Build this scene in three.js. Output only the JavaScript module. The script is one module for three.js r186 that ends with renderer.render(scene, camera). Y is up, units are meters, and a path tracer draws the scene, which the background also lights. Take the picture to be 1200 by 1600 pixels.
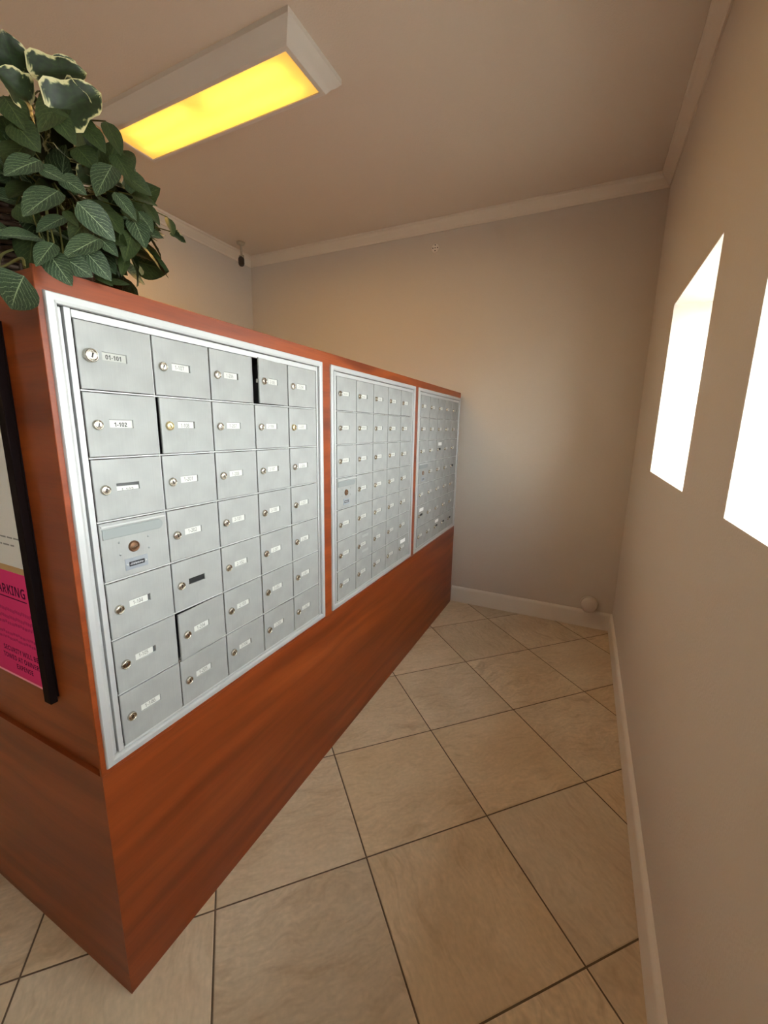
import * as THREE from 'three';
import { RoundedBoxGeometry } from 'three/addons/geometries/RoundedBoxGeometry.js';
import { mergeGeometries, toCreasedNormals } from 'three/addons/utils/BufferGeometryUtils.js';
import { RectAreaLightUniformsLib } from 'three/addons/lights/RectAreaLightUniformsLib.js';
import { ImprovedNoise } from 'three/addons/math/ImprovedNoise.js';

// ---------------------------------------------------------------- camera, sky, lights, exposure
const scene = new THREE.Scene();
const renderer = new THREE.WebGLRenderer({ antialias: true });
renderer.toneMapping = THREE.LinearToneMapping;
renderer.toneMappingExposure = 1.65;
renderer.shadowMap.enabled = true;
RectAreaLightUniformsLib.init();

const camera = new THREE.PerspectiveCamera(101.88, 1200 / 1600, 0.02, 60);
camera.position.set(-0.2798, 1.3492, 3.0772);
camera.rotation.order = 'YXZ';
camera.rotation.set(-0.2, 0.445, 0.0176);
scene.add(camera);

// bright, evenly overcast day outside; it reaches the room only through the glazed openings
scene.background = new THREE.Color().setRGB(0.97, 1.0, 1.04);
scene.backgroundIntensity = 13;

const LAMP_POWER = 15;            // radiance of the warm ceiling fitting

// ---------------------------------------------------------------- room measures (metres)
const XL = -3.08, ZB = 0, ZF = 4.7, HC = 2.77;      // left wall, back wall, front wall, ceiling
const WALL_T = 0.30;
const CX = -1.132, CZ = 2.654, CTOP = 1.605, CLED = 0.612, CBACK = -1.86, CZ0 = 0.034;   // mail cabinet
const TILE = 0.45, TOX = -0.786, TOZ = 1.4774, TANG = 0.7758;
const WINDOWS = [[0.806, 1.546, 1.171, 1.888], [1.98, 2.72, 1.171, 1.888], [3.155, 3.895, 1.171, 1.888]];

// ---------------------------------------------------------------- helpers
let seed = 20261;
const rnd = () => { seed = (seed * 1664525 + 1013904223) >>> 0; return seed / 4294967296; };
const rr = (a, b) => a + (b - a) * rnd();
const names = new Map();
function numbered(name) {
  const n = names.get(name) || 0; names.set(name, n + 1);
  return n ? `${name}_${String(n).padStart(3, '0')}` : name;
}
function mesh(name, geo, mat, parent, label) {
  const m = new THREE.Mesh(geo, mat);
  m.name = name; m.castShadow = m.receiveShadow = true;
  if (label) m.userData.label = label;
  if (parent) parent.add(m);
  return m;
}
function thing(name, label, category, group) {
  const g = new THREE.Group(); g.name = numbered(name);
  g.userData = { label, category }; if (group) g.userData.group = group;
  scene.add(g); return g;
}
function tag(o, label, category, group) { o.userData.label = label; o.userData.category = category; if (group) o.userData.group = group; return o; }
function struct(o, label, category) { o.userData.kind = 'structure'; o.userData.label = label; o.userData.category = category; if (!o.parent) scene.add(o); return o; }
// uv in metres by the dominant direction of each face
function metric(geo, scale = 1, swap = false) {
  const g = geo.index ? geo.toNonIndexed() : geo;
  if (!g.attributes.normal) g.computeVertexNormals();
  const p = g.attributes.position, n = p.count, uv = new Float32Array(n * 2);
  const a = new THREE.Vector3(), b = new THREE.Vector3(), c = new THREE.Vector3();
  for (let i = 0; i < n; i += 3) {
    a.fromBufferAttribute(p, i); b.fromBufferAttribute(p, i + 1); c.fromBufferAttribute(p, i + 2);
    const f = b.clone().sub(a).cross(c.clone().sub(a));
    const x = Math.abs(f.x), y = Math.abs(f.y), z = Math.abs(f.z);
    for (let k = 0; k < 3; k++) {
      const v = k === 0 ? a : k === 1 ? b : c;
      let s, t;
      if (y >= x && y >= z) { s = v.x; t = v.z; } else if (x >= z) { s = v.z; t = v.y; } else { s = v.x; t = v.y; }
      if (swap) [s, t] = [t, s];
      uv[(i + k) * 2] = s * scale; uv[(i + k) * 2 + 1] = t * scale;
    }
  }
  g.setAttribute('uv', new THREE.BufferAttribute(uv, 2));
  return g;
}
function box(x0, x1, y0, y1, z0, z1) {
  const g = new THREE.BoxGeometry(x1 - x0, y1 - y0, z1 - z0);
  g.translate((x0 + x1) / 2, (y0 + y1) / 2, (z0 + z1) / 2);
  return g;
}
function rbox(x0, x1, y0, y1, z0, z1, r = 0.002, seg = 1) {
  const g = new RoundedBoxGeometry(x1 - x0, y1 - y0, z1 - z0, seg, r);
  g.translate((x0 + x1) / 2, (y0 + y1) / 2, (z0 + z1) / 2);
  return g;
}
function merge(list) {
  return mergeGeometries(list.map((g) => {
    const h = g.index ? g.toNonIndexed() : g.clone();
    for (const k of Object.keys(h.attributes)) if (!['position', 'normal', 'uv'].includes(k)) h.deleteAttribute(k);
    return h;
  }));
}
// profile (points [a, b]) swept along a straight axis; a,b mapped by fn(a, b, t)
function sweep(profile, t0, t1, fn, miter0 = 0, miter1 = 0) {
  const pos = [];
  const P = (i, e) => { const [a, b] = profile[i % profile.length]; return fn(a, b, e ? t1 - miter1 * a : t0 + miter0 * a); };
  const push = (...v) => v.forEach((q) => pos.push(...q));
  for (let i = 0; i < profile.length; i++) {
    const A = P(i, 0), B = P(i + 1, 0), C = P(i + 1, 1), D = P(i, 1);
    push(A, B, C, A, C, D);
  }
  for (let i = 1; i < profile.length - 1; i++) { push(P(0, 0), P(i + 1, 0), P(i, 0)); push(P(0, 1), P(i, 1), P(i + 1, 1)); }
  const g = new THREE.BufferGeometry();
  g.setAttribute('position', new THREE.Float32BufferAttribute(pos, 3));
  g.computeVertexNormals();
  return g;
}

// ---------------------------------------------------------------- procedural textures
const noise = new ImprovedNoise();
// tileable fractal noise: sampled on a torus-like blend
function fbm(x, y, z, oct = 4) { let s = 0, a = 0.5, f = 1; for (let i = 0; i < oct; i++) { s += a * noise.noise(x * f, y * f, z + i * 7.3); a *= 0.5; f *= 2; } return s; }
function tiled(fn, u, v) {     // fn over [0,1)^2 made periodic by cross-fading
  const bx = u, by = v;
  return fn(u, v) * (1 - bx) * (1 - by) + fn(u - 1, v) * bx * (1 - by) + fn(u, v - 1) * (1 - bx) * by + fn(u - 1, v - 1) * bx * by;
}
function texture(w, h, fn, srgb = true, rx = 1, ry = 1) {
  const d = new Uint8Array(w * h * 4);
  for (let j = 0; j < h; j++) for (let i = 0; i < w; i++) {
    const c = fn(i / w, j / h, i, j), o = (j * w + i) * 4;
    if (typeof c === 'number') { const k = Math.max(0, Math.min(255, c * 255)); d[o] = d[o + 1] = d[o + 2] = k; d[o + 3] = 255; } else {
      for (let k = 0; k < 3; k++) d[o + k] = Math.max(0, Math.min(255, c[k])); d[o + 3] = c.length > 3 ? c[3] : 255;
    }
  }
  const t = new THREE.DataTexture(d, w, h, THREE.RGBAFormat);
  t.wrapS = t.wrapT = THREE.RepeatWrapping; t.magFilter = THREE.LinearFilter; t.minFilter = THREE.LinearMipmapLinearFilter; t.generateMipmaps = true;
  if (srgb) t.colorSpace = THREE.SRGBColorSpace;
  t.repeat.set(rx, ry); t.needsUpdate = true;
  return t;
}
const mix3 = (a, b, t) => [a[0] + (b[0] - a[0]) * t, a[1] + (b[1] - a[1]) * t, a[2] + (b[2] - a[2]) * t];
const clamp01 = (t) => Math.max(0, Math.min(1, t));

// painted wall: fine roller stipple, 0.4 m repeat
const stipple = texture(512, 512, (u, v) => 0.5 + 0.9 * tiled((a, b) => fbm(a * 60, b * 60, 1.7, 3), u, v), false, 1 / 0.4, 1 / 0.4);
// cherry laminate: grain along u, repeat 1.6 m x 0.8 m
const woodFn = (base, dark, light) => (u, v) => {
  const warp = tiled((a, b) => fbm(a * 3, b * 5, 9.2, 3), u, v) * 0.10;
  const broad = tiled((a, b) => fbm(a * 2.2, (b + warp) * 16, 2.2, 3), u, v);
  const fine = tiled((a, b) => fbm(a * 5, (b + warp * 0.6) * 95, 5.5, 3), u, v);
  const pore = tiled((a, b) => fbm(a * 22, b * 240, 8.8, 2), u, v);
  let c = mix3(base, dark, clamp01(0.45 + broad * 1.5 + fine * 0.5));
  c = mix3(c, light, clamp01(fine * 0.7 - broad * 0.5));
  const k = 1 - 0.10 * clamp01(pore * 2.4);
  return [c[0] * k, c[1] * k, c[2] * k];
};
const woodMap = texture(1024, 512, woodFn([146, 66, 24], [104, 41, 13], [162, 82, 36]), true, 1 / 1.6, 1 / 0.8);
// beige stone-look porcelain, 1.5 m repeat
const stone = (zz) => (u, v) => {
  const cloud = tiled((a, b) => fbm(a * 6, b * 6, zz, 4), u, v);
  const w = tiled((a, b) => fbm(a * 9, b * 9, zz + 20, 3), u, v);
  const vein = tiled((a, b) => fbm((a + b) * 9 + w * 1.2, (a - b) * 34 + w * 4, zz + 40, 4), u, v);
  const streak = tiled((a, b) => fbm((a + b) * 30, (a - b) * 110 + w * 9, zz + 70, 3), u, v);
  const grit = tiled((a, b) => fbm(a * 120, b * 120, zz + 60, 2), u, v);
  let c = mix3([196, 172, 141], [216, 196, 168], clamp01(0.5 + cloud * 1.7));
  c = mix3(c, [172, 146, 116], clamp01((vein - 0.05) * 2.2) * 0.8);
  c = mix3(c, [208, 192, 168], clamp01((-vein - 0.08) * 2.0) * 0.5);
  const k = 1 + 0.10 * grit + 0.13 * streak;
  return [c[0] * k, c[1] * k, c[2] * k];
};
const stoneMap = texture(1024, 1024, stone(3.3), true, 1 / 1.5, 1 / 1.5);
const stoneBump = texture(512, 512, (u, v) => 0.5 + 0.8 * tiled((a, b) => fbm((a + b) * 18, (a - b) * 64, 41.3, 4), u, v), false, 1 / 1.5, 1 / 1.5);
// satin aluminium: faint upright brushing and handling marks
const aluMap = texture(512, 512, (u, v) => {
  const br = tiled((a, b) => fbm(a * 160, b * 3, 6.1, 2), u, v), sm = tiled((a, b) => fbm(a * 6, b * 6, 12.1, 4), u, v);
  const k = 159 + br * 9 + sm * 14; return [k, k, k * 0.985];
}, true, 1 / 0.4, 1 / 0.4);
const aluRough = texture(512, 512, (u, v) => 0.50 + 0.30 * tiled((a, b) => fbm(a * 7, b * 7, 15.1, 4), u, v) + 0.08 * tiled((a, b) => fbm(a * 160, b * 3, 6.1, 2), u, v), false, 1 / 0.4, 1 / 0.4);

// leaves: u across, v from base to tip
function leafTexture(dark, mid, vein, cream) {
  return texture(256, 256, (u, v) => {
    const x = (u - 0.5) * 2, ax = Math.abs(x);
    const n = fbm(u * 9, v * 9, 30, 3);
    let c = mix3(dark, mid, clamp01(0.5 + n * 1.4));
    if (vein) {
      const mr = clamp01(1 - ax / 0.045);
      const t = v - ax * 0.42, ph = t * 8.5 + n * 0.5, f = Math.abs(ph - Math.round(ph));
      const side = clamp01(1 - f / 0.085) * clamp01(1.05 - ax * 0.35);
      const ph2 = (v + ax * 0.9) * 11 + n * 1.6, f2 = Math.abs(ph2 - Math.round(ph2));
      const net = clamp01(1 - f2 / 0.06) * 0.45;
      c = mix3(c, vein, clamp01(Math.max(mr, side * 0.9, net)));
    } else {
      c = mix3(c, [mid[0] * 1.25, mid[1] * 1.2, mid[2] * 1.1], clamp01(1 - ax / 0.04) * 0.6);
    }
    if (cream) {
      const w = Math.max(ax, Math.abs(v - 0.5) * 2) + n * 0.35;
      c = mix3(c, cream, clamp01((w - 0.80) * 9));
    }
    return c;
  });
}
function canvasTexture(w, h, draw) {
  const cv = document.createElement('canvas'); cv.width = w; cv.height = h;
  const c = cv.getContext('2d'); draw(c, w, h);
  const t = new THREE.CanvasTexture(cv); t.colorSpace = THREE.SRGBColorSpace; return t;
}

// ---------------------------------------------------------------- materials
const std = (o) => new THREE.MeshStandardMaterial(o);
const phy = (o) => new THREE.MeshPhysicalMaterial(o);
const rgb = (r, g, b) => new THREE.Color().setRGB(r, g, b);
const M = {
  wall: std({ color: rgb(0.60, 0.525, 0.455), roughness: 0.62, bumpMap: stipple, bumpScale: 0.0006 }),
  ceiling: std({ color: rgb(0.68, 0.58, 0.475), roughness: 0.8, bumpMap: stipple, bumpScale: 0.0006 }),
  trim: std({ color: rgb(0.76, 0.70, 0.62), roughness: 0.42 }),
  crown: std({ color: rgb(0.74, 0.65, 0.54), roughness: 0.5 }),
  grout: std({ color: rgb(0.115, 0.075, 0.045), roughness: 0.95 }),
  wood: phy({ map: woodMap, roughness: 0.42, specularIntensity: 0.7, clearcoat: 0.08, clearcoatRoughness: 0.3 }),
  alu: std({ map: aluMap, roughnessMap: aluRough, roughness: 1.35, metalness: 0.35 }),
  aluTrim: std({ color: rgb(0.50, 0.50, 0.495), roughness: 0.5, metalness: 0.4 }),
  carcass: std({ color: rgb(0.10, 0.10, 0.10), roughness: 0.7, metalness: 0.3 }),
  nickel: std({ color: rgb(0.55, 0.52, 0.46), roughness: 0.25, metalness: 1 }),
  brass: std({ color: rgb(0.66, 0.56, 0.34), roughness: 0.28, metalness: 1 }),
  bronze: std({ color: rgb(0.22, 0.12, 0.07), roughness: 0.35, metalness: 0.9 }),
  flap: std({ color: rgb(0.26, 0.28, 0.275), roughness: 0.6, metalness: 0.3 }),
  badgePlate: std({ color: rgb(0.30, 0.32, 0.35), roughness: 0.45, metalness: 0.4 }),
  dark: std({ color: rgb(0.02, 0.018, 0.016), roughness: 0.6 }),
  blackCard: std({ color: rgb(0.008, 0.008, 0.008), roughness: 0.7 }),
  card: std({ color: rgb(0.82, 0.82, 0.80), roughness: 0.6 }),
  rivet: std({ color: rgb(0.30, 0.31, 0.31), roughness: 0.4, metalness: 0.9 }),
  frameBlack: phy({ color: rgb(0.010, 0.006, 0.006), roughness: 0.6, specularIntensity: 0.06 }),
  acrylic: phy({ color: rgb(1, 1, 1), transmission: 1, thickness: 0, roughness: 0.03, ior: 1.49 }),
  glass: phy({ color: rgb(0.97, 1, 0.98), transmission: 1, thickness: 0, roughness: 0, ior: 1.5 }),
  windowFrame: std({ color: rgb(0.75, 0.75, 0.73), roughness: 0.4 }),
  plastic: std({ color: rgb(0.40, 0.34, 0.25), roughness: 0.45 }),
  hole: std({ color: rgb(0.03, 0.02, 0.015), roughness: 0.9 }),
  lampBody: std({ color: rgb(0.66, 0.60, 0.53), roughness: 0.45 }),
  outside: std({ color: rgb(0.45, 0.44, 0.41), roughness: 0.95 }),
  wicker: std({ color: rgb(0.055, 0.028, 0.016), roughness: 0.6 }),
  soil: std({ color: rgb(0.03, 0.02, 0.014), roughness: 1 }),
  stem: std({ color: rgb(0.13, 0.12, 0.03), roughness: 0.6 }),
};
const leafMats = [
  phy({ map: leafTexture([34, 52, 32], [54, 74, 45], [176, 190, 150], null), side: THREE.DoubleSide, roughness: 0.55, transmission: 0.12, thickness: 0 }),
  phy({ map: leafTexture([22, 36, 15], [38, 56, 24], null, [206, 196, 146]), side: THREE.DoubleSide, roughness: 0.5, transmission: 0.12, thickness: 0 }),
  phy({ map: leafTexture([30, 46, 20], [54, 70, 31], [96, 106, 64], null), side: THREE.DoubleSide, roughness: 0.5, transmission: 0.12, thickness: 0 }),
];

// ================================================================ THE SETTING
// floor: grout bed with diagonal stone-look tiles laid into it
{
  const floor = new THREE.Group(); floor.name = 'floor';
  struct(floor, 'diagonal beige stone-look tile floor with dark brown grout joints', 'floor');
  mesh('grout_bed', metric(box(XL - 0.2, WALL_T, -0.14, -0.0016, -0.2, ZF + 0.2)), M.grout, floor);
  const tones = [[1, 1, 1], [0.94, 0.91, 0.87], [1.05, 1.04, 1.02], [1.0, 0.95, 0.87], [0.92, 0.92, 0.92]];
  const mats = tones.map((t) => std({ map: stoneMap, bumpMap: stoneBump, bumpScale: 0.0008, roughness: 0.42, color: rgb(...t) }));
  const ca = Math.cos(TANG), sa = Math.sin(TANG);
  const clip = (poly, f) => {
    const out = [];
    for (let i = 0; i < poly.length; i++) {
      const A = poly[i], B = poly[(i + 1) % poly.length], a = f(A), b = f(B);
      if (a >= 0) out.push(A);
      if (a * b < 0) { const t = a / (a - b); out.push([A[0] + (B[0] - A[0]) * t, A[1] + (B[1] - A[1]) * t]); }
    }
    return out;
  };
  const g2 = 0.0024, h = TILE / 2 - g2;
  function tileGeo(poly, off, turn) {
    const cx = poly.reduce((s, p) => s + p[0], 0) / poly.length, cz = poly.reduce((s, p) => s + p[1], 0) / poly.length;
    const inset = poly.map(([x, z]) => { const d = Math.hypot(x - cx, z - cz) || 1, k = Math.max(0, 1 - 0.0022 * 1.4 / d); return [cx + (x - cx) * k, cz + (z - cz) * k]; });
    const pos = [], uv = [], n = poly.length;
    const put = (x, y, z) => { pos.push(x, y, z); const s = turn ? [z, -x] : [x, z]; uv.push(s[0] + off[0], s[1] + off[1]); };
    for (let i = 1; i < n - 1; i++) { put(inset[0][0], 0, inset[0][1]); put(inset[i][0], 0, inset[i][1]); put(inset[i + 1][0], 0, inset[i + 1][1]); }
    for (let i = 0; i < n; i++) {
      const j = (i + 1) % n, I = inset[i], J = inset[j], P = poly[i], Q = poly[j];
      put(I[0], 0, I[1]); put(P[0], -0.0012, P[1]); put(Q[0], -0.0012, Q[1]); put(I[0], 0, I[1]); put(Q[0], -0.0012, Q[1]); put(J[0], 0, J[1]);
      put(P[0], -0.0012, P[1]); put(P[0], -0.006, P[1]); put(Q[0], -0.006, Q[1]); put(P[0], -0.0012, P[1]); put(Q[0], -0.006, Q[1]); put(Q[0], -0.0012, Q[1]);
    }
    const g = new THREE.BufferGeometry();
    g.setAttribute('position', new THREE.Float32BufferAttribute(pos, 3)); g.setAttribute('uv', new THREE.Float32BufferAttribute(uv, 2));
    g.computeVertexNormals(); return g;
  }
  for (let i = -14; i <= 14; i++) for (let j = -14; j <= 14; j++) {
    // grid points are tile corners
    const cu = (i + 0.5) * TILE, cv = (j + 0.5) * TILE;
    let poly = [[-h, -h], [h, -h], [h, h], [-h, h]].map(([a, b]) => { const u = cu + a, v = cv + b; return [TOX + u * ca + v * sa, TOZ + u * sa - v * ca]; });
    poly = clip(poly, (p) => p[0] - XL); poly = clip(poly, (p) => -p[0]); poly = clip(poly, (p) => p[1] - ZB); poly = clip(poly, (p) => ZF - p[1]);
    if (poly.length < 3) continue;
    let area = 0; poly.forEach((p, k) => { const q = poly[(k + 1) % poly.length]; area += p[0] * q[1] - q[0] * p[1]; });
    if (Math.abs(area) < 0.004) continue;
    const x0 = Math.min(...poly.map((p) => p[0])), x1 = Math.max(...poly.map((p) => p[0])), z0 = Math.min(...poly.map((p) => p[1])), z1 = Math.max(...poly.map((p) => p[1]));
    const m = mats[Math.floor(rnd() * mats.length)], off = [rnd() * 1.5, rnd() * 1.5], turn = rnd() < 0.5;
    if (x0 > CBACK && x1 < CX && z1 < CZ - 0.02) continue;          // wholly under the cabinet
    if (area > 0) poly.reverse();
    mesh('tile', tileGeo(poly, off, turn), m, floor);
  }
}
// walls
{
  const W = WALL_T, pieces = [];
  let z = -0.2;
  for (const [a, b, y0, y1] of WINDOWS) { pieces.push(box(0, W, -0.006, HC + 0.15, z, a), box(0, W, -0.006, y0, a, b), box(0, W, y1, HC + 0.15, a, b)); z = b; }
  pieces.push(box(0, W, -0.006, HC + 0.15, z, ZF + 0.2));
  struct(mesh('wall_right', metric(merge(pieces)), M.wall, scene), 'taupe painted wall with deep window recesses', 'wall');
  struct(mesh('wall_back', metric(box(XL - 0.2, 0, -0.006, HC + 0.15, -0.2, 0)), M.wall, scene), 'taupe painted wall at the end of the mailboxes', 'wall');
  struct(mesh('wall_left', metric(box(XL - 0.2, XL, -0.006, HC + 0.15, 0, ZF + 0.2)), M.wall, scene), 'taupe painted wall behind the mailbox cabinet', 'wall');
  struct(mesh('wall_front', metric(box(XL, 0, -0.006, HC + 0.15, ZF, ZF + 0.2)), M.wall, scene), 'taupe painted wall facing the end panel of the cabinet', 'wall');
  struct(mesh('ceiling', metric(box(XL, 0, HC, HC + 0.15, 0, ZF)), M.ceiling, scene), 'plain beige painted ceiling', 'ceiling');
  // windows in the right wall: white plastered recess, frame and pane at its outer end
  WINDOWS.forEach(([a, b, c, d], k) => {
    const g = new THREE.Group(); g.name = `window_${k + 1}`;
    struct(g, 'window in a deep white plastered recess', 'window');
    const t = 0.0015, xo = 0.25;
    mesh('jamb', metric(box(0.0004, xo, c, d, a, a + t)), M.wall, g);
    mesh('jamb', metric(box(0.0004, xo, c, d, b - t, b)), M.wall, g);
    mesh('head', metric(box(0.0004, xo, d - t, d, a + t, b - t)), M.wall, g);
    mesh('sill', metric(box(0.0004, xo, c, c + t, a + t, b - t)), M.wall, g);
    const f = 0.035, f0 = xo - 0.002, f1 = W;
    const fr = mesh('window_frame', merge([box(f0, f1, c, d, a, a + f), box(f0, f1, c, d, b - f, b), box(f0, f1, c, c + f, a + f, b - f), box(f0, f1, d - f, d, a + f, b - f)]), M.windowFrame, g);
    mesh('pane', box(f0 + 0.02, f0 + 0.024, c + f - 0.005, d - f + 0.005, a + f - 0.005, b - f + 0.005), M.glass, fr);
  });
  // ground outside
  struct(mesh('ground_outside', metric(merge([box(WALL_T, 30, -0.2, -0.15, -25, 35)])), M.outside, scene), 'pale paving outside the building', 'ground');
}
// crown moulding and baseboards
{
  const crown = [[0, 2.70], [0.007, 2.70], [0.010, 2.712], [0.020, 2.722], [0.036, 2.738], [0.044, 2.752], [0.052, 2.756], [0.052, 2.7695], [0, 2.7695]];
  const run = (name, prof, t0, t1, fn, mat, label, cat) => struct(mesh(name, metric(sweep(prof, t0, t1, fn, 1, 1)), mat, scene), label, cat);
  run('trim_1', crown, XL, 0, (a, y, t) => [t, y, a], M.crown, 'pale crown moulding along the wall above the mailboxes', 'crown moulding');
  run('trim_2', crown, 0, ZF, (a, y, t) => [-a, y, t], M.crown, 'pale crown moulding above the window wall', 'crown moulding');
  run('trim_3', crown, 0, ZF, (a, y, t) => [XL + a, y, t], M.crown, 'pale crown moulding along the wall behind the cabinet', 'crown moulding');
  run('trim_4', crown, XL, 0, (a, y, t) => [t, y, ZF - a], M.crown, 'pale crown moulding above the entrance', 'crown moulding');
  const bb = [[0, 0], [0.015, 0], [0.015, 0.106], [0.0135, 0.113], [0.010, 0.119], [0.006, 0.1225], [0, 0.124]];
  struct(mesh('baseboard_back', metric(merge([sweep(bb, CX, 0, (a, y, t) => [t, y, a], 0, 1), sweep(bb, XL, CBACK, (a, y, t) => [t, y, a], 1, 0)])), M.trim, scene), 'white baseboard along the end wall', 'baseboard');
  struct(mesh('baseboard_right', metric(sweep(bb, 0, ZF, (a, y, t) => [-a, y, t], 1, 1)), M.trim, scene), 'white baseboard under the windows', 'baseboard');
  struct(mesh('baseboard_left', metric(sweep(bb, 0, ZF, (a, y, t) => [XL + a, y, t], 1, 1)), M.trim, scene), 'white baseboard behind the cabinet', 'baseboard');
}

// ================================================================ CEILING LIGHT
{
  const g = thing('ceiling_light', 'long glowing amber ceiling light in a pale moulded frame', 'ceiling light');
  g.position.set(-1.9455, HC, 1.477); g.rotation.y = -0.0132;
  const hx = 0.5305, hz = 0.113, drop = -0.07;
  const prof = [[-0.006, drop + 0.014], [-0.006, drop], [0.003, drop - 0.002], [0.013, drop], [0.020, drop + 0.010], [0.028, drop + 0.020], [0.046, drop + 0.034], [0.056, drop + 0.046], [0.060, drop + 0.050], [0.060, -0.0003]];
  const pos = [], ring = ([o, y]) => [[-hx - o, y, -hz - o], [hx + o, y, -hz - o], [hx + o, y, hz + o], [-hx - o, y, hz + o]];
  for (let i = 0; i < prof.length - 1; i++) {
    const A = ring(prof[i]), B = ring(prof[i + 1]);
    for (let k = 0; k < 4; k++) { const l = (k + 1) % 4; pos.push(...A[k], ...A[l], ...B[l], ...A[k], ...B[l], ...B[k]); }
  }
  const fg = new THREE.BufferGeometry(); fg.setAttribute('position', new THREE.Float32BufferAttribute(pos, 3)); fg.computeVertexNormals();
  mesh('moulded_frame', toCreasedNormals(fg, 0.6), M.lampBody, g, 'pale moulded frame');
  mesh('back_plate', box(-hx - 0.05, hx + 0.05, -0.004, -0.0004, -hz - 0.05, hz + 0.05), M.trim, g);
  const glow = phy({ color: rgb(0.95, 0.84, 0.42), transmission: 0.55, thickness: 0, roughness: 1, emissive: rgb(1, 0.46, 0.07), emissiveIntensity: 0.3 });
  mesh('diffuser', box(-hx + 0.0005, hx - 0.0005, drop + 0.004, drop + 0.008, -hz + 0.0005, hz - 0.0005), glow, g, 'glowing amber diffuser');
  const tubeMat = std({ color: rgb(0.9, 0.85, 0.6), emissive: rgb(1, 0.95, 0.5), emissiveIntensity: 5.5 });
  const tube = (x0, x1, z) => { const c = new THREE.CapsuleGeometry(0.011, x1 - x0, 4, 12); c.rotateZ(Math.PI / 2); c.translate((x0 + x1) / 2, -0.030, z); mesh('lamp_tube', c, tubeMat, g, 'glowing fluorescent tube'); };
  tube(-hx + 0.08, -0.07, 0.052); tube(0.05, hx - 0.07, 0.052); tube(-hx + 0.05, hx - 0.06, -0.052);
  const L = new THREE.RectAreaLight(new THREE.Color().setRGB(1, 0.56, 0.15), LAMP_POWER, hx * 2 - 0.01, hz * 2 - 0.01);
  L.position.set(0, drop - 0.004, 0); L.rotation.x = -Math.PI / 2; L.name = 'lamp_light'; g.add(L);
}

// ================================================================ MAIL CABINET
const UNIT_W = 0.83, UNIT_H = 0.9435, UNIT_Y = 0.6245, UNIT_Z = [2.644, 1.7616, 0.8833];
{
  const g = thing('mail_cabinet', 'long cherry wood cabinet wall holding three banks of metal mailboxes', 'cabinet');
  g.position.set(0, 0, 0);
  const sh = new THREE.Shape([[0, CLED], [CZ - CZ0, CLED], [CZ - CZ0, CTOP], [0, CTOP]].map((p) => new THREE.Vector2(...p)));
  for (const z of UNIT_Z) {
    const u0 = CZ - z + 0.008, u1 = CZ - z + UNIT_W - 0.008, v0 = UNIT_Y + 0.008, v1 = UNIT_Y + UNIT_H - 0.008;
    sh.holes.push(new THREE.Path([[u0, v0], [u1, v0], [u1, v1], [u0, v1]].map((p) => new THREE.Vector2(...p))));
  }
  const face = new THREE.ExtrudeGeometry(sh, { depth: 0.006, bevelEnabled: true, bevelThickness: 0.001, bevelSize: 0.001, bevelOffset: -0.001, bevelSegments: 1 });
  face.translate(0, 0, -0.007); face.rotateY(Math.PI / 2); face.translate(CX, 0, CZ);
  mesh('face_board', metric(face), M.wood, g, 'reddish cherry board around the mailbox frames');
  mesh('base_front', metric(rbox(CX - 0.02, CX, 0.0005, CLED - 0.0008, CZ0, CZ - 0.0013, 0.0005)), M.wood, g, 'orange cherry base panel with streaked grain');
  mesh('base_end', metric(box(CBACK, CX, 0.0005, CLED - 0.0008, CZ - 0.0012, CZ)), M.wood, g, 'dark brown end of the base');
  mesh('base_ledge', metric(box(CBACK, CX - 0.0205, CLED - 0.02, CLED - 0.001, CZ - 0.06, CZ - 0.0014)), M.wood, g);
  mesh('end_panel', metric(rbox(CBACK, CX - 0.0085, CLED, CTOP, CZ - 0.028, CZ - 0.010, 0.001)), M.wood, g, 'dark brown upper end panel');
  mesh('top_board', metric(rbox(CBACK, CX - 0.0085, CTOP - 0.018, CTOP, CZ0, CZ - 0.0285, 0.001)), M.wood, g);
  mesh('back_board', metric(box(CBACK, CBACK + 0.018, CLED, CTOP - 0.0185, CZ0, CZ - 0.0285)), M.wood, g);
  mesh('base_back', metric(box(CBACK, CBACK + 0.018, 0.0005, CLED - 0.0205, CZ0, CZ - 0.0205)), M.wood, g);
  mesh('far_end_panel', metric(box(CBACK + 0.0185, CX - 0.0205, 0.0005, CTOP - 0.0185, CZ0, CZ0 + 0.014)), M.wood, g);
}

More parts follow.
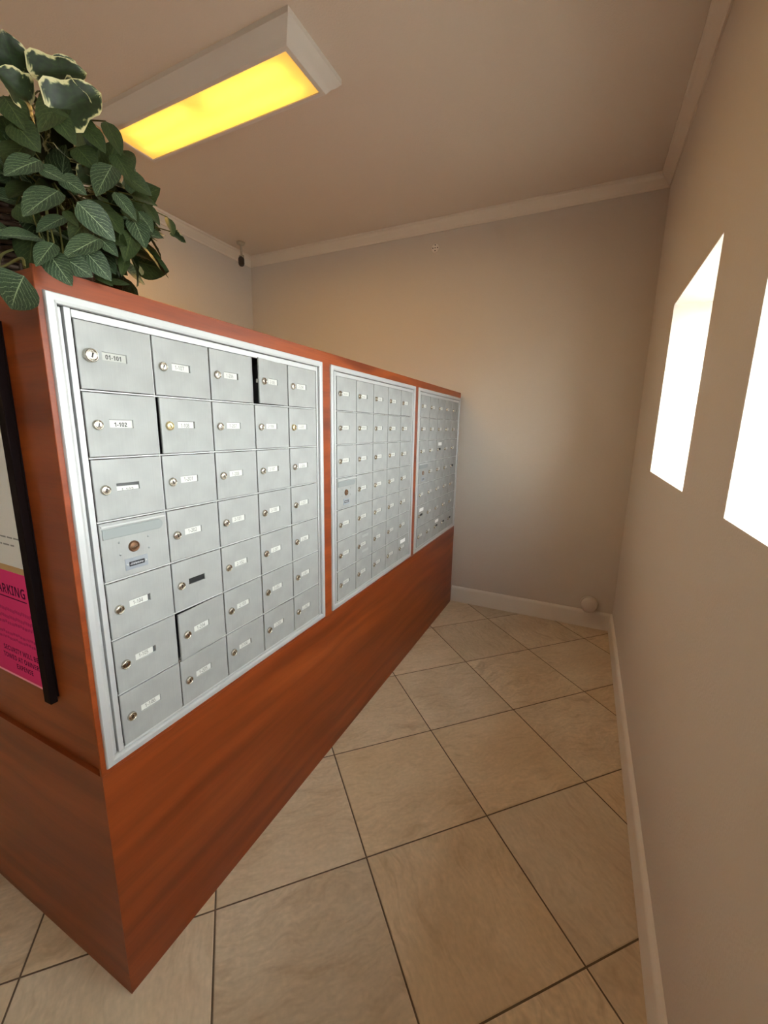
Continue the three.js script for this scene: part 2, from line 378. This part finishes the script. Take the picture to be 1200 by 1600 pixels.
// ================================================================ MAILBOX UNITS
// label cards: one sheet of little printed cards
const CARD_TEXT = [
  ['01-101', '1-102', '1-103', null, '1-104', '1-105', '1-106'],
  ['1-107', '1-108', '1-201', '1-202', '', '1-204', '1-205'],
  ['1-206', '1-207', '1-208', '2-101', '2-102', '2-103', '2-104'],
  ['2-105', '2-106', '2-107', '2-108', '2-201', '2-202', '2-203'],
  ['2-204', '2-205', '2-206', '2-207', '2-208', '2-301', '2-302'],
];
const cardSheet = canvasTexture(1024, 512, (c, w, h) => {
  c.fillStyle = '#c6c5bf'; c.fillRect(0, 0, w, h);
  c.textAlign = 'center'; c.textBaseline = 'middle';
  for (let k = 0; k < 5; k++) for (let r = 0; r < 7; r++) {
    const x = k * 200, y = r * 64;
    c.fillStyle = k === 0 && r === 0 ? '#aeada7' : '#c6c5bf'; c.fillRect(x, y, 200, 64);
    c.fillStyle = k === 0 && r < 2 ? '#2a2a28' : k < 2 ? '#454543' : '#5c5c59';
    c.font = (k === 0 && r < 2 ? 'bold ' : '') + '40px sans-serif';
    if (CARD_TEXT[k][r]) c.fillText(CARD_TEXT[k][r], x + 96, y + 34);
  }
  // last strip: cards whose print has faded to faint grey marks
  for (let k = 0; k < 5; k++) { c.fillStyle = '#c4c3bd'; c.fillRect(k * 200, 448, 200, 64); c.fillStyle = '#96958f'; for (let i = 0; i < 5; i++) c.fillRect(k * 200 + 40 + i * 24, 468 + ((i * 7 + k * 5) % 4), 14, 22); }
});
const cardMat = std({ map: cardSheet, roughness: 0.6 });
function cardGeo(w, h, k, r) {
  const g = box(0, w, -h / 2, h / 2, 0, 0.0006), p = g.attributes.position, n = g.attributes.normal, uv = g.attributes.uv;
  for (let i = 0; i < p.count; i++) {
    const front = n.getZ(i) > 0.5, U = front ? (p.getX(i) / w) : 0.01, V = front ? (p.getY(i) + h / 2) / h : 0.5;
    uv.setXY(i, (k * 200 + 4 + U * 192) / 1024, 1 - (r * 64 + 4 + (1 - V) * 56) / 512);
  }
  return g;
}
const badgeMap = canvasTexture(256, 64, (c, w, h) => {
  c.fillStyle = '#15151a'; c.fillRect(0, 0, w, h); c.fillStyle = '#d8d8dc';
  let x = 16; for (let i = 0; i < 14; i++) { const hh = 20 + (i * 13) % 14; c.fillRect(x, 42 - hh * 0.8 - (i % 3) * 2, 7 + (i * 5) % 5, hh); x += 16; }
});
const DW = 0.1456, DH = 0.1212, PU = 0.1504, PV = 0.12662, U0 = 0.0424, V0 = 0.0265, LW = 0.0475, LH = 0.0150, LU = 0.0440, LV = 0.0635;
const rect = (x0, y0, x1, y1) => [[x0, y0], [x1, y0], [x1, y1], [x0, y1]].map((p) => new THREE.Vector2(...p));
function plateGeo(w, h, hole) {      // lower left corner at 0,0; front at depth 0
  const s = new THREE.Shape(rect(0, 0, w, h));
  if (hole) s.holes.push(new THREE.Path(rect(...hole)));
  const g = new THREE.ExtrudeGeometry(s, { depth: 0.0026, bevelEnabled: true, bevelThickness: 0.0012, bevelSize: 0.0012, bevelOffset: -0.0012, bevelSegments: 2 });
  g.translate(0, 0, -0.0038); return g;
}
const doorGeo = plateGeo(DW, DH, [LU, LV - LH / 2, LU + LW, LV + LH / 2]);
const masterGeo = plateGeo(DW, DH, null);
function lockGeo(r, h) {
  const pts = [[0, h - 0.0010], [r * 0.60, h - 0.0010], [r * 0.64, h - 0.0022], [r * 0.70, h - 0.0022], [r * 0.76, h], [r * 0.90, h - 0.0006], [r, h - 0.0024], [r * 1.04, 0]];
  const g = new THREE.LatheGeometry(pts.map((p) => new THREE.Vector2(...p)), 20); g.rotateX(Math.PI / 2); return g;
}
const lockSmall = lockGeo(0.0098, 0.0058), lockBig = lockGeo(0.0125, 0.0105);
const keySlot = box(-0.0011, 0.0011, -0.0040, 0.0034, 0.0044, 0.0051), keySlotBig = box(-0.0013, 0.0013, -0.0045, 0.0040, 0.0090, 0.0098);
const backCover = box(LU - 0.004, LU + LW + 0.004, LV - LH / 2 - 0.004, LV + LH / 2 + 0.004, -0.0062, -0.0040);
const cornerGeo = {};
function trimPiece(side, out) {
  // mitred 19 mm frame member with an eased outer lip
  const t = 0.019, prof = [[0, 0], [0.0006, 0.0042], [0.002, 0.0060], [0.013, 0.0064], [0.0175, 0.0050], [t, 0.0020], [t, -0.008], [0.010, -0.008], [0.010, 0]];
  const f = { left: (a, b, s) => [a, s, b], right: (a, b, s) => [UNIT_W - a, s, b], bottom: (a, b, s) => [s, a, b], top: (a, b, s) => [s, UNIT_H - a, b] }[side];
  return sweep(prof, 0, side === 'left' || side === 'right' ? UNIT_H : UNIT_W, f, 1, 1);
}
const unitInfo = [
  ['aluminium bank of mailboxes with one door standing ajar beside the wooden end panel', [], []],
  ['aluminium bank of closed mailboxes between the other two banks', [], [[6, 4]]],
  ['aluminium bank of mailboxes with several black card slots next to the end wall', [[2, 2], [3, 4], [5, 0], [6, 2], [6, 3], [6, 4]], [[2, 2], [5, 0], [6, 2]]],
];
UNIT_Z.forEach((z, n) => {
  const [label, blanks, stickers] = unitInfo[n];
  const g = thing('mailbox_unit', label, 'mailboxes', 'mailbox banks in the cherry cabinet');
  g.position.set(CX, UNIT_Y, z); g.rotation.y = Math.PI / 2;
  for (const s of ['left', 'right', 'bottom', 'top']) mesh('trim_frame', trimPiece(s), M.aluTrim, g);
  // jamb strips inside the frame
  mesh('jamb_strip', rbox(0.0204, 0.0266, 0.0195, 0.9225, -0.010, -0.0030, 0.001), M.aluTrim, g);
  mesh('jamb_strip', rbox(0.0294, 0.0406, 0.0195, 0.9240, -0.010, 0.0005, 0.001), M.aluTrim, g);
  mesh('jamb_strip', rbox(0.7965, 0.8035, 0.0195, 0.9240, -0.010, 0.0010, 0.001), M.aluTrim, g);
  mesh('jamb_strip', box(0.8045, 0.8105, 0.0195, 0.9240, -0.012, -0.0040), M.aluTrim, g);
  mesh('header_bar', rbox(0.0410, 0.7955, V0 + 7 * PV - 0.0042, 0.9225, -0.010, 0.0012, 0.0008), M.aluTrim, g);
  mesh('sill_bar', rbox(0.0410, 0.7955, 0.0195, V0 - 0.0012, -0.010, 0.0010, 0.0008), M.aluTrim, g);
  for (let r = 1; r < 7; r++) mesh('rail', rbox(U0 - 0.001, U0 + 5 * PU - 0.001, V0 + r * PV - 0.0042, V0 + r * PV - 0.0012, -0.010, 0.0008, 0.0006), M.aluTrim, g);
  // carcass with all its compartments
  const cells = [box(0.012, 0.818, 0.012, 0.928, -0.36, -0.355), box(0.012, 0.0402, 0.012, 0.928, -0.355, -0.0125), box(0.7975, 0.818, 0.012, 0.928, -0.355, -0.0125), box(0.0402, 0.7975, 0.9140, 0.928, -0.355, -0.0125), box(0.0402, 0.7975, 0.012, V0 - 0.002, -0.355, -0.0125)];
  for (let c = 1; c < 5; c++) cells.push(box(U0 + c * PU - 0.0036, U0 + c * PU - 0.0012, V0, V0 + 7 * PV, -0.355, -0.0125));
  for (let r = 1; r < 7; r++) cells.push(box(U0, U0 + 5 * PU, V0 + r * PV - 0.0038, V0 + r * PV - 0.0014, -0.355, -0.0125));
  mesh('carcass', merge(cells), M.carcass, g, 'dark compartments behind the doors');
  for (let c = 1; c < 5; c++) mesh('mullion', box(U0 + c * PU - 0.0037, U0 + c * PU - 0.0011, V0, V0 + 7 * PV, -0.012, -0.0006), M.aluTrim, g);
  for (let r = 0; r < 7; r++) for (let c = 0; c < 5; c++) {
    const u = U0 + c * PU, v = V0 + (6 - r) * PV;
    if (c === 0 && r === 3) {
      const d = mesh('master_door', masterGeo, M.alu, g, 'carrier door with a mail slot and dark lock');
      d.position.set(u, v, 0.0032);
      // mail slot: shallow plate with a rounded end and a hooded lip above it
      const s = new THREE.Shape(); s.moveTo(0.004, 0.088); s.lineTo(0.126, 0.088); s.absarc(0.126, 0.0985, 0.0105, -Math.PI / 2, Math.PI / 2, false); s.lineTo(0.004, 0.109); s.lineTo(0.004, 0.088);
      const sg = new THREE.ExtrudeGeometry(s, { depth: 0.0012, bevelEnabled: true, bevelThickness: 0.0006, bevelSize: 0.0006, bevelOffset: -0.0006, bevelSegments: 1 }); 
      mesh('mail_flap', sg, M.flap, d, 'grey flap of the mail slot').position.z = 0.0002;
      mesh('slot_hood', rbox(0.002, DW - 0.002, 0.1125, 0.1165, 0, 0.004, 0.001), M.aluTrim, d);
      const lk = mesh('lock', lockGeo(0.0118, 0.0048), M.bronze, d, 'dark bronze lock'); lk.position.set(0.066, 0.0615, 0);
      const ks = mesh('keyway', box(-0.0070, 0.0070, -0.0012, 0.0012, 0.0034, 0.0042), M.nickel, d); ks.position.set(0.066, 0.0615, 0); ks.rotation.z = 0.2;
      for (const [a, b] of [[0.036, 0.076], [0.1, 0.076], [0.036, 0.050], [0.1, 0.050]]) { const rv = mesh('rivet', new THREE.SphereGeometry(0.0026, 10, 5, 0, Math.PI * 2, 0, Math.PI / 2).rotateX(Math.PI / 2), M.rivet, d); rv.scale.z = 0.4; rv.position.set(a, b, 0); }
      mesh('badge_plate', rbox(0.043, 0.094, 0.0125, 0.0375, 0, 0.0010, 0.0004), M.badgePlate, d);
      const bg = new THREE.BoxGeometry(0.034, 0.0095, 0.0008); mesh('badge', bg, std({ map: badgeMap, roughness: 0.4 }), d, 'small black badge').position.set(0.0685, 0.0245, 0.0013);
      for (const a of [0.0475, 0.0895]) { const rv = mesh('rivet', new THREE.SphereGeometry(0.0018, 8, 4, 0, Math.PI * 2, 0, Math.PI / 2).rotateX(Math.PI / 2), M.aluTrim, d); rv.scale.z = 0.5; rv.position.set(a, 0.0245, 0.001); }
      continue;
    }
    const swing = n === 0 ? ({ '0,3': 7.2, '1,1': 2.6, '5,1': 2.9 }[`${r},${c}`] || 0) : 0;
    const d = mesh('door', doorGeo, M.alu, g, swing > 5 ? 'mailbox door standing ajar' : undefined);
    // hinged on its right edge
    const th = THREE.MathUtils.degToRad(swing), jit = n === 0 && !swing ? 0 : 0;
    d.position.set(u + DW - DW * Math.cos(th), v + jit, 0.0032 + DW * Math.sin(th)); d.rotation.y = th;
    const big = n === 0 && r === 0 && c === 0;
    const lm = (n === 0 && ((r === 1 && c === 4) || (r === 1 && c === 1))) || rnd() < 0.0 ? M.brass : M.nickel;
    const lk = mesh('lock', big ? lockBig : lockSmall, lm, d, 'round key lock'); lk.position.set(0.0205, 0.0610, 0);
    const ks = mesh('keyway', big ? keySlotBig : keySlot, M.dark, d); ks.position.copy(lk.position); ks.rotation.z = rr(-0.5, 0.5) + (rnd() < 0.15 ? Math.PI : 0);
    const blank = blanks.some(([a, b]) => a === r && b === c) || (n === 0 && r === 4 && c === 1);
    mesh('card_holder', backCover, blank ? M.blackCard : M.carcass, d);
    if (!blank) {
      const w = LW + 0.003 - (rnd() < 0.25 ? rr(0.002, 0.007) : 0), low = n === 0 && c === 0 && r === 2;
      const cd = mesh('name_card', cardGeo(w, LH + 0.002, c, n === 0 ? r : 7), cardMat, d, 'small white number card');
      cd.position.set(LU - 0.0012, LV - (low ? 0.0065 : rr(-0.0008, 0.0012)), -0.0034);
      if (low) cd.rotation.z = -0.03;
    }
    if (stickers.some(([a, b]) => a === r && b === c)) mesh('sticker', rbox(0.030, 0.096, 0.086, 0.106, 0, 0.0005, 0.0002), M.card, d, 'blank white sticker');
    if (n === 1 && r === 5 && c === 1) for (const y of [0.026, 0.094]) mesh('tape_strip', rbox(0.05, 0.11, y, y + 0.011, 0, 0.0003, 0.0001), std({ color: rgb(0.36, 0.36, 0.35), roughness: 0.4, metalness: 0.2 }), d, 'strip of clear tape');
    if (swing > 5) mesh('latch', rbox(0.006, 0.030, 0.056, 0.066, -0.016, -0.0065, 0.001), M.aluTrim, d, 'bright latch cam');
  }
});

// ================================================================ NOTICE BOARD on the end of the cabinet
{
  const zP = CZ - 0.010, xr = -1.276, xl = -1.80, y0 = 0.742, y1 = 1.53, fw = 0.026, fd = 0.0175;
  const b = thing('notice_board', 'black framed notice board on the dark end panel', 'notice board');
  b.position.set(0, 0, zP + 0.0002);
  mesh('backing', box(xl, xr, y0 + 0.012, y1, 0, 0.003), M.frameBlack, b);
  mesh('frame_side', rbox(xr - fw, xr, y0, y1, 0.0031, fd, 0.0015), M.frameBlack, b);
  mesh('frame_side', rbox(xl, xl + fw, y0, y1, 0.0031, fd, 0.0015), M.frameBlack, b);
  mesh('frame_top', rbox(xl + fw, xr - fw, y1 - fw, y1, 0.0031, fd, 0.0015), M.frameBlack, b);
  const paper = (name, x0, x1, ya, yb, zz, map, label, cat) => {
    const g = box(x0, x1, ya, yb, 0, 0.0004), m = mesh(numbered(name), g, phy({ map, roughness: 0.85, specularIntensity: 0.1 }), scene);
    m.position.z = zP + zz; return tag(m, label, cat);
  };
  const px1 = xr - fw - 0.0006, px0 = xl + fw + 0.02;
  paper('notice_sheet', px1 - 0.42, px1, 1.032, 1.48, 0.0038, canvasTexture(840, 896, (c, w, h) => {
    c.fillStyle = '#d8d0c4'; c.fillRect(0, 0, w, h);
    c.fillStyle = '#8d877e'; c.font = '17px sans-serif';
    for (let k = 0; k < 3; k++) { let x = 120; while (x < w - 70 - (k === 2 ? 220 : k * 30)) { const l = 14 + (x * 7 + k * 31) % 44; c.fillRect(x, h - 150 + k * 34, l, 7); x += l + 9; } }
  }), 'white printed notice above the pink one on the notice board', 'notice');
  paper('tape_band', px1 - 0.42, px1, 1.016, 1.040, 0.0046, canvasTexture(64, 16, (c, w, h) => { c.fillStyle = '#bd9868'; c.fillRect(0, 0, w, h); c.fillStyle = '#d4bd88'; c.fillRect(0, 10, w, 6); }), 'tan strip between the white and the pink notice', 'tape');
  paper('notice_sheet', px1 - 0.36, px1, 0.756, 1.026, 0.0052, canvasTexture(960, 720, (c, w, h) => {
    c.fillStyle = '#d63a6c'; c.fillRect(0, 0, w, h);
    c.fillStyle = '#f0a0aa'; c.fillRect(0, h - 14, w, 14);
    c.textAlign = 'right'; c.fillStyle = '#4d1030'; c.font = 'bold 84px sans-serif';
    c.fillText('PARKING', w - 96, 150); c.fillRect(w - 96 - 400, 168, 400, 7);
    c.fillStyle = '#ab2c58';
    const scrawl = (x0, x1, y, s) => { let x = x0; while (x < x1) { const l = 8 + (x * 13 + y) % 19; c.fillRect(x, y - (x * 7 + y) % 9, l, s); x += l + 6; } };
    scrawl(380, w - 70, 252, 20); scrawl(420, w - 60, 302, 20); scrawl(470, w - 60, 342, 18); scrawl(360, w - 80, 414, 16); scrawl(440, w - 90, 450, 16);
    c.fillStyle = '#4d1030'; c.font = 'bold 46px sans-serif';
    c.fillText('SECURITY WILL BE', w - 70, 548); c.fillText('TOWED AT OWNERS', w - 54, 602); c.textAlign = 'center'; c.fillText('EXPENSE', w - 250, 656);
  }), 'bright pink handwritten parking notice on the notice board', 'notice');
}

// ================================================================ SMALL FITTINGS
{
  // pendant device under the ceiling near the far left corner
  const s = thing('ceiling_sensor', 'small dark rounded device hanging from the ceiling on a pale stem', 'sensor');
  s.position.set(-2.912, HC, 0.285);
  mesh('mounting_plate', new THREE.LatheGeometry([[0, 0], [0.034, 0], [0.034, -0.006], [0.028, -0.014], [0.012, -0.018], [0, -0.018]].map((p) => new THREE.Vector2(...p)), 24), M.plastic, s);
  mesh('stem', new THREE.CylinderGeometry(0.0085, 0.0085, 0.08, 14).translate(0, -0.057, 0), M.plastic, s, 'pale stem');
  mesh('bracket', merge([box(-0.019, -0.015, -0.150, -0.092, -0.008, 0.008), box(0.015, 0.019, -0.150, -0.092, -0.008, 0.008), box(-0.019, 0.019, -0.100, -0.092, -0.008, 0.008)]), M.plastic, s);
  mesh('head', new THREE.CapsuleGeometry(0.0235, 0.028, 6, 18).translate(0, -0.138, 0.004), M.dark, s, 'dark rounded head');

  // round cover plate high on the end wall
  const p = thing('wall_vent_plate', 'small round pale plate with five holes high on the end wall', 'cover plate');
  p.position.set(-1.380, 2.599, 0); p.rotation.x = Math.PI / 2;
  const disc = mesh('plate', new THREE.LatheGeometry([[0, 0.008], [0.022, 0.008], [0.026, 0.006], [0.029, 0.003], [0.029, 0.0003], [0, 0.0003]].map((q) => new THREE.Vector2(...q)), 28), M.trim, p);
  for (const [a, b] of [[0, 0], [0.017, 0], [-0.017, 0], [0, 0.018], [0, -0.018]]) mesh('hole', new THREE.CylinderGeometry(0.0038, 0.0038, 0.0012, 12).translate(a, 0.0082, b), M.hole, p, 'dark hole');

  // painted round cap standing out of the end wall at the baseboard
  const k = thing('pipe_cap', 'round taupe painted cap in the end wall at the baseboard', 'pipe cap');
  k.position.set(-0.150, 0.170, 0); k.rotation.x = Math.PI / 2;
  mesh('collar', new THREE.LatheGeometry([[0, 0.0003], [0.058, 0.0003], [0.058, 0.010], [0.052, 0.018], [0, 0.018]].map((q) => new THREE.Vector2(...q)), 28), M.wall, k);
  mesh('dome', new THREE.LatheGeometry([[0.050, 0.0182], [0.0495, 0.040], [0.046, 0.056], [0.038, 0.068], [0.026, 0.076], [0.012, 0.080], [0, 0.081]].map((q) => new THREE.Vector2(...q)), 28), M.wall, k);
}

// ================================================================ PLANT in a basket on the cabinet
const KEY_LEAVES = [
  [-1.22, 1.933, 2.595, -1.188, 1.96, 2.62, 0.051, 1], [-1.19, 1.923, 2.587, -1.158, 1.973, 2.51, 0.043, 1], [-1.18, 1.872, 2.597, -1.148, 1.875, 2.651, 0.053, 1],
  [-1.15, 1.859, 2.585, -1.118, 1.929, 2.512, 0.054, 1], [-1.21, 1.938, 2.555, -1.178, 1.99, 2.516, 0.038, 1], [-1.16, 1.912, 2.559, -1.128, 1.89, 2.524, 0.038, 1],
  [-1.16, 1.905, 2.555, -1.128, 1.814, 2.619, 0.033, 2], [-1.15, 1.866, 2.589, -1.118, 1.818, 2.569, 0.031, 2], [-1.15, 1.872, 2.533, -1.118, 1.833, 2.518, 0.028, 2],
  [-1.17, 1.825, 2.634, -1.138, 1.788, 2.618, 0.036, 2], [-1.18, 1.861, 2.637, -1.148, 1.814, 2.628, 0.035, 2], [-1.16, 1.876, 2.548, -1.128, 1.864, 2.519, 0.029, 2],
  [-1.16, 1.782, 2.606, -1.128, 1.725, 2.676, 0.03, 0], [-1.15, 1.764, 2.615, -1.118, 1.752, 2.591, 0.024, 0], [-1.14, 1.826, 2.493, -1.108, 1.75, 2.55, 0.035, 0],
  [-1.14, 1.761, 2.59, -1.108, 1.742, 2.567, 0.027, 0], [-1.13, 1.734, 2.599, -1.098, 1.666, 2.674, 0.036, 0], [-1.18, 1.843, 2.445, -1.148, 1.82, 2.406, 0.032, 2],
  [-1.12, 1.725, 2.577, -1.088, 1.676, 2.536, 0.038, 0], [-1.13, 1.697, 2.593, -1.098, 1.647, 2.658, 0.022, 0], [-1.14, 1.651, 2.631, -1.108, 1.629, 2.702, 0.027, 0],
  [-1.11, 1.64, 2.628, -1.078, 1.59, 2.675, 0.024, 0], [-1.105, 1.62, 2.64, -1.073, 1.573, 2.631, 0.032, 0], [-1.11, 1.623, 2.615, -1.078, 1.598, 2.592, 0.03, 0],
  [-1.12, 1.68, 2.544, -1.088, 1.62, 2.627, 0.028, 0], [-1.12, 1.652, 2.576, -1.088, 1.605, 2.552, 0.031, 0], [-1.13, 1.688, 2.544, -1.098, 1.655, 2.528, 0.023, 0],
  [-1.15, 1.786, 2.488, -1.118, 1.742, 2.468, 0.024, 0], [-1.17, 1.765, 2.439, -1.138, 1.708, 2.439, 0.033, 0], [-1.17, 1.737, 2.444, -1.138, 1.666, 2.486, 0.03, 2],
  [-1.17, 1.688, 2.463, -1.138, 1.635, 2.497, 0.016, 2], [-1.2, 1.822, 2.418, -1.168, 1.816, 2.38, 0.024, 2], [-1.24, 1.835, 2.299, -1.208, 1.789, 2.311, 0.019, 2],
  [-1.24, 1.807, 2.291, -1.208, 1.784, 2.279, 0.017, 1], [-1.13, 1.623, 2.551, -1.098, 1.6, 2.544, 0.019, 2], [-1.15, 1.621, 2.516, -1.118, 1.616, 2.497, 0.009, 2],
  [-1.18, 1.781, 2.448, -1.148, 1.753, 2.445, 0.025, 2], [-1.21, 1.824, 2.381, -1.178, 1.782, 2.37, 0.02, 2], [-1.18, 1.873, 2.457, -1.148, 1.825, 2.451, 0.033, 2],
  [-1.17, 1.84, 2.537, -1.138, 1.806, 2.526, 0.034, 2], [-1.19, 1.811, 2.609, -1.158, 1.751, 2.658, 0.036, 2], [-1.11, 1.697, 2.606, -1.078, 1.67, 2.605, 0.013, 2],
  [-1.19, 1.792, 2.413, -1.158, 1.754, 2.403, 0.027, 0], [-1.19, 1.892, 2.436, -1.158, 1.854, 2.437, 0.027, 2], [-1.17, 1.914, 2.477, -1.138, 1.855, 2.473, 0.025, 2],
  [-1.21, 1.763, 2.587, -1.178, 1.717, 2.653, 0.038, 2], [-1.2, 1.712, 2.631, -1.168, 1.688, 2.616, 0.035, 2], [-1.15, 1.721, 2.54, -1.118, 1.661, 2.596, 0.03, 2],
  [-1.17, 1.754, 2.495, -1.138, 1.715, 2.488, 0.031, 2], [-1.094, 1.571, 2.685, -1.126, 1.524, 2.7, 0.056, 0],
];
{
  const g = thing('trailing_plant', 'trailing plant with veined and cream-edged leaves on the cabinet top', 'plant');
  const C = new THREE.Vector3(-1.43, CTOP, 2.51);
  g.position.copy(C);
  // leaf blades: rounded, pointed, cupped along the midrib and drooping to the tip
  function leafGeo(kind) {
    const nu = 6, nv = 9, pos = [], uv = [], idx = [];
    for (let j = 0; j <= nv; j++) for (let i = 0; i <= nu; i++) {
      const v = j / nv, s = (i / nu) * 2 - 1;
      let w = kind === 1 ? Math.pow(Math.sin(Math.PI * Math.min(1, 0.06 + 0.94 * Math.pow(v, 0.62))), 0.72) : Math.pow(Math.sin(Math.PI * Math.pow(v, 0.72)), 0.80);
      if (kind === 1) w *= 1 + 0.16 * Math.sin(v * 9.5 + 0.4);
      if (j === nv) w = 0.02;
      const wav = kind === 1 ? 0.05 * Math.sin(v * 11 + s * 2) * Math.abs(s) : 0.012 * Math.sin(v * 26) * Math.abs(s);
      pos.push(s * 0.5 * w, v, 0.11 * Math.abs(s) * w * (kind === 1 ? 1.5 : 1) - 0.18 * v * v + wav);
      uv.push(0.5 + s * 0.5, v);
    }
    for (let j = 0; j < nv; j++) for (let i = 0; i < nu; i++) { const a = j * (nu + 1) + i, b = a + 1, c = a + nu + 1, d = c + 1; idx.push(a, b, d, a, d, c); }
    const q = new THREE.BufferGeometry(); q.setAttribute('position', new THREE.Float32BufferAttribute(pos, 3)); q.setAttribute('uv', new THREE.Float32BufferAttribute(uv, 2)); q.setIndex(idx); q.computeVertexNormals(); return q;
  }
  const blades = [leafGeo(0), leafGeo(1), leafGeo(2)];
  const stems = [];
  function leaf(B, T, w, kind, N) {
    const y = T.clone().sub(B), len = y.length(); y.normalize();
    const x = new THREE.Vector3().crossVectors(y, N).normalize(), z = new THREE.Vector3().crossVectors(x, y);
    const m = mesh('leaf', blades[kind], leafMats[kind], g);
    m.matrix.makeBasis(x.multiplyScalar(w), y.multiplyScalar(len), z.multiplyScalar(Math.min(len, w) * 1.0)).setPosition(B.clone().sub(C));
    m.matrix.decompose(m.position, m.quaternion, m.scale);
  }
  const root = new THREE.Vector3(-1.42, CTOP + 0.17, 2.50);
  function stem(B, r = 0.0014) {
    const A = root.clone().add(new THREE.Vector3(rr(-0.06, 0.06), 0, rr(-0.06, 0.06))), mid = A.clone().lerp(B, 0.55); mid.y = Math.max(A.y, B.y) + 0.02;
    stems.push(new THREE.TubeGeometry(new THREE.CatmullRomCurve3([A, mid, B].map((p) => p.clone().sub(C))), 8, r, 5));
  }
  for (const [bx, by, bz, tx, ty, tz, w, kind] of KEY_LEAVES) {
    const B = new THREE.Vector3(bx, by, bz), T = new THREE.Vector3(tx, ty, tz), mid = B.clone().add(T).multiplyScalar(0.5);
    const out = mid.clone().sub(new THREE.Vector3(-1.36, 1.72, 2.46)).normalize();
    const N = kind === 1 ? new THREE.Vector3(0.62 + rr(-0.2, 0.2), -0.05 + rr(-0.2, 0.2), 0.45 + rr(-0.2, 0.2)).normalize() : new THREE.Vector3(0.62, 0.15, 0.60).add(out.multiplyScalar(0.5)).add(new THREE.Vector3(rr(-0.25, 0.25), rr(-0.1, 0.4), rr(-0.25, 0.25))).normalize();
    leaf(B, T, w * 1.3, kind, N); if (bz < 2.66) stem(B);
  }
  // the rest of the foliage around and behind
  for (let i = 0; i < 240; i++) {
    const th = rnd() * Math.PI * 2, up = rr(-0.35, 1), k = rr(0.6, 0.9), e = Math.sqrt(Math.max(0, 1 - up * up));
    const d = new THREE.Vector3(e * Math.cos(th), up, e * Math.sin(th));
    const P = new THREE.Vector3(-1.37, 1.755, 2.485).add(new THREE.Vector3(d.x * 0.21 * k, d.y * 0.20 * k, d.z * 0.185 * k));
    if (P.y < CTOP + 0.03) P.y = CTOP + 0.03 + rnd() * 0.03;
    const dir = d.clone().add(new THREE.Vector3(rr(-0.7, 0.7), rr(-1.1, 0.3), rr(-0.7, 0.7))).normalize();
    const len = rr(0.06, 0.088), T = P.clone().addScaledVector(dir, len);
    if (T.y < CTOP + 0.012) T.y = CTOP + 0.012;
    leaf(P, T, len * rr(0.62, 0.82), up > 0.55 ? 1 : rnd() < 0.4 ? 0 : 2, d.clone().add(new THREE.Vector3(rr(-0.4, 0.4), rr(0, 0.5), rr(-0.4, 0.4))).normalize());
    if (i % 6 === 0) stem(P, 0.0012);
  }
  // one vine creeping along the top edge and hanging over the end
  stems.push(new THREE.TubeGeometry(new THREE.CatmullRomCurve3([[-1.33, CTOP + 0.09, 2.56], [-1.24, CTOP + 0.03, 2.645], [-1.185, 1.600, 2.672], [-1.13, 1.607, 2.668], [-1.096, 1.585, 2.682]].map((p) => new THREE.Vector3(...p).sub(C))), 24, 0.0022, 6));
  mesh('stems', merge(stems), M.stem, g, 'thin olive stems');

  // dark woven basket
  const b = thing('wicker_basket', 'dark brown woven basket under the trailing plant', 'basket');
  b.position.copy(C);
  const rim = [];
  for (let k = 0; k < 15; k++) {
    const y = 0.006 + k * 0.0104, R = 0.100 + 0.025 * (k / 14);
    const pts = []; for (let i = 0; i < 48; i++) { const a = (i / 48) * Math.PI * 2, w = ((i >> 1) + k) % 2 ? 0.0035 : -0.0035; pts.push(new THREE.Vector3(Math.cos(a) * (R + w), y, Math.sin(a) * (R + w))); }
    mesh('woven_strand', new THREE.TubeGeometry(new THREE.CatmullRomCurve3(pts, true), 96, 0.0052, 5, true), M.wicker, b);
  }
  for (let i = 0; i < 24; i++) {
    const a = ((i * 2 + 0.5) / 48) * Math.PI * 2;
    mesh('stake', new THREE.TubeGeometry(new THREE.CatmullRomCurve3([new THREE.Vector3(Math.cos(a) * 0.100, 0.003, Math.sin(a) * 0.100), new THREE.Vector3(Math.cos(a) * 0.125, 0.158, Math.sin(a) * 0.125)]), 1, 0.0035, 5), M.wicker, b);
  }
  mesh('rim', new THREE.TorusGeometry(0.126, 0.009, 8, 48).rotateX(Math.PI / 2).translate(0, 0.162, 0), M.wicker, b);
  mesh('potting_soil', new THREE.LatheGeometry([[0, 0.150], [0.07, 0.148], [0.115, 0.140], [0.094, 0.002], [0, 0.002]].map((q) => new THREE.Vector2(...q)), 24), M.soil, b, 'dark potting soil');
}

renderer.render(scene, camera);
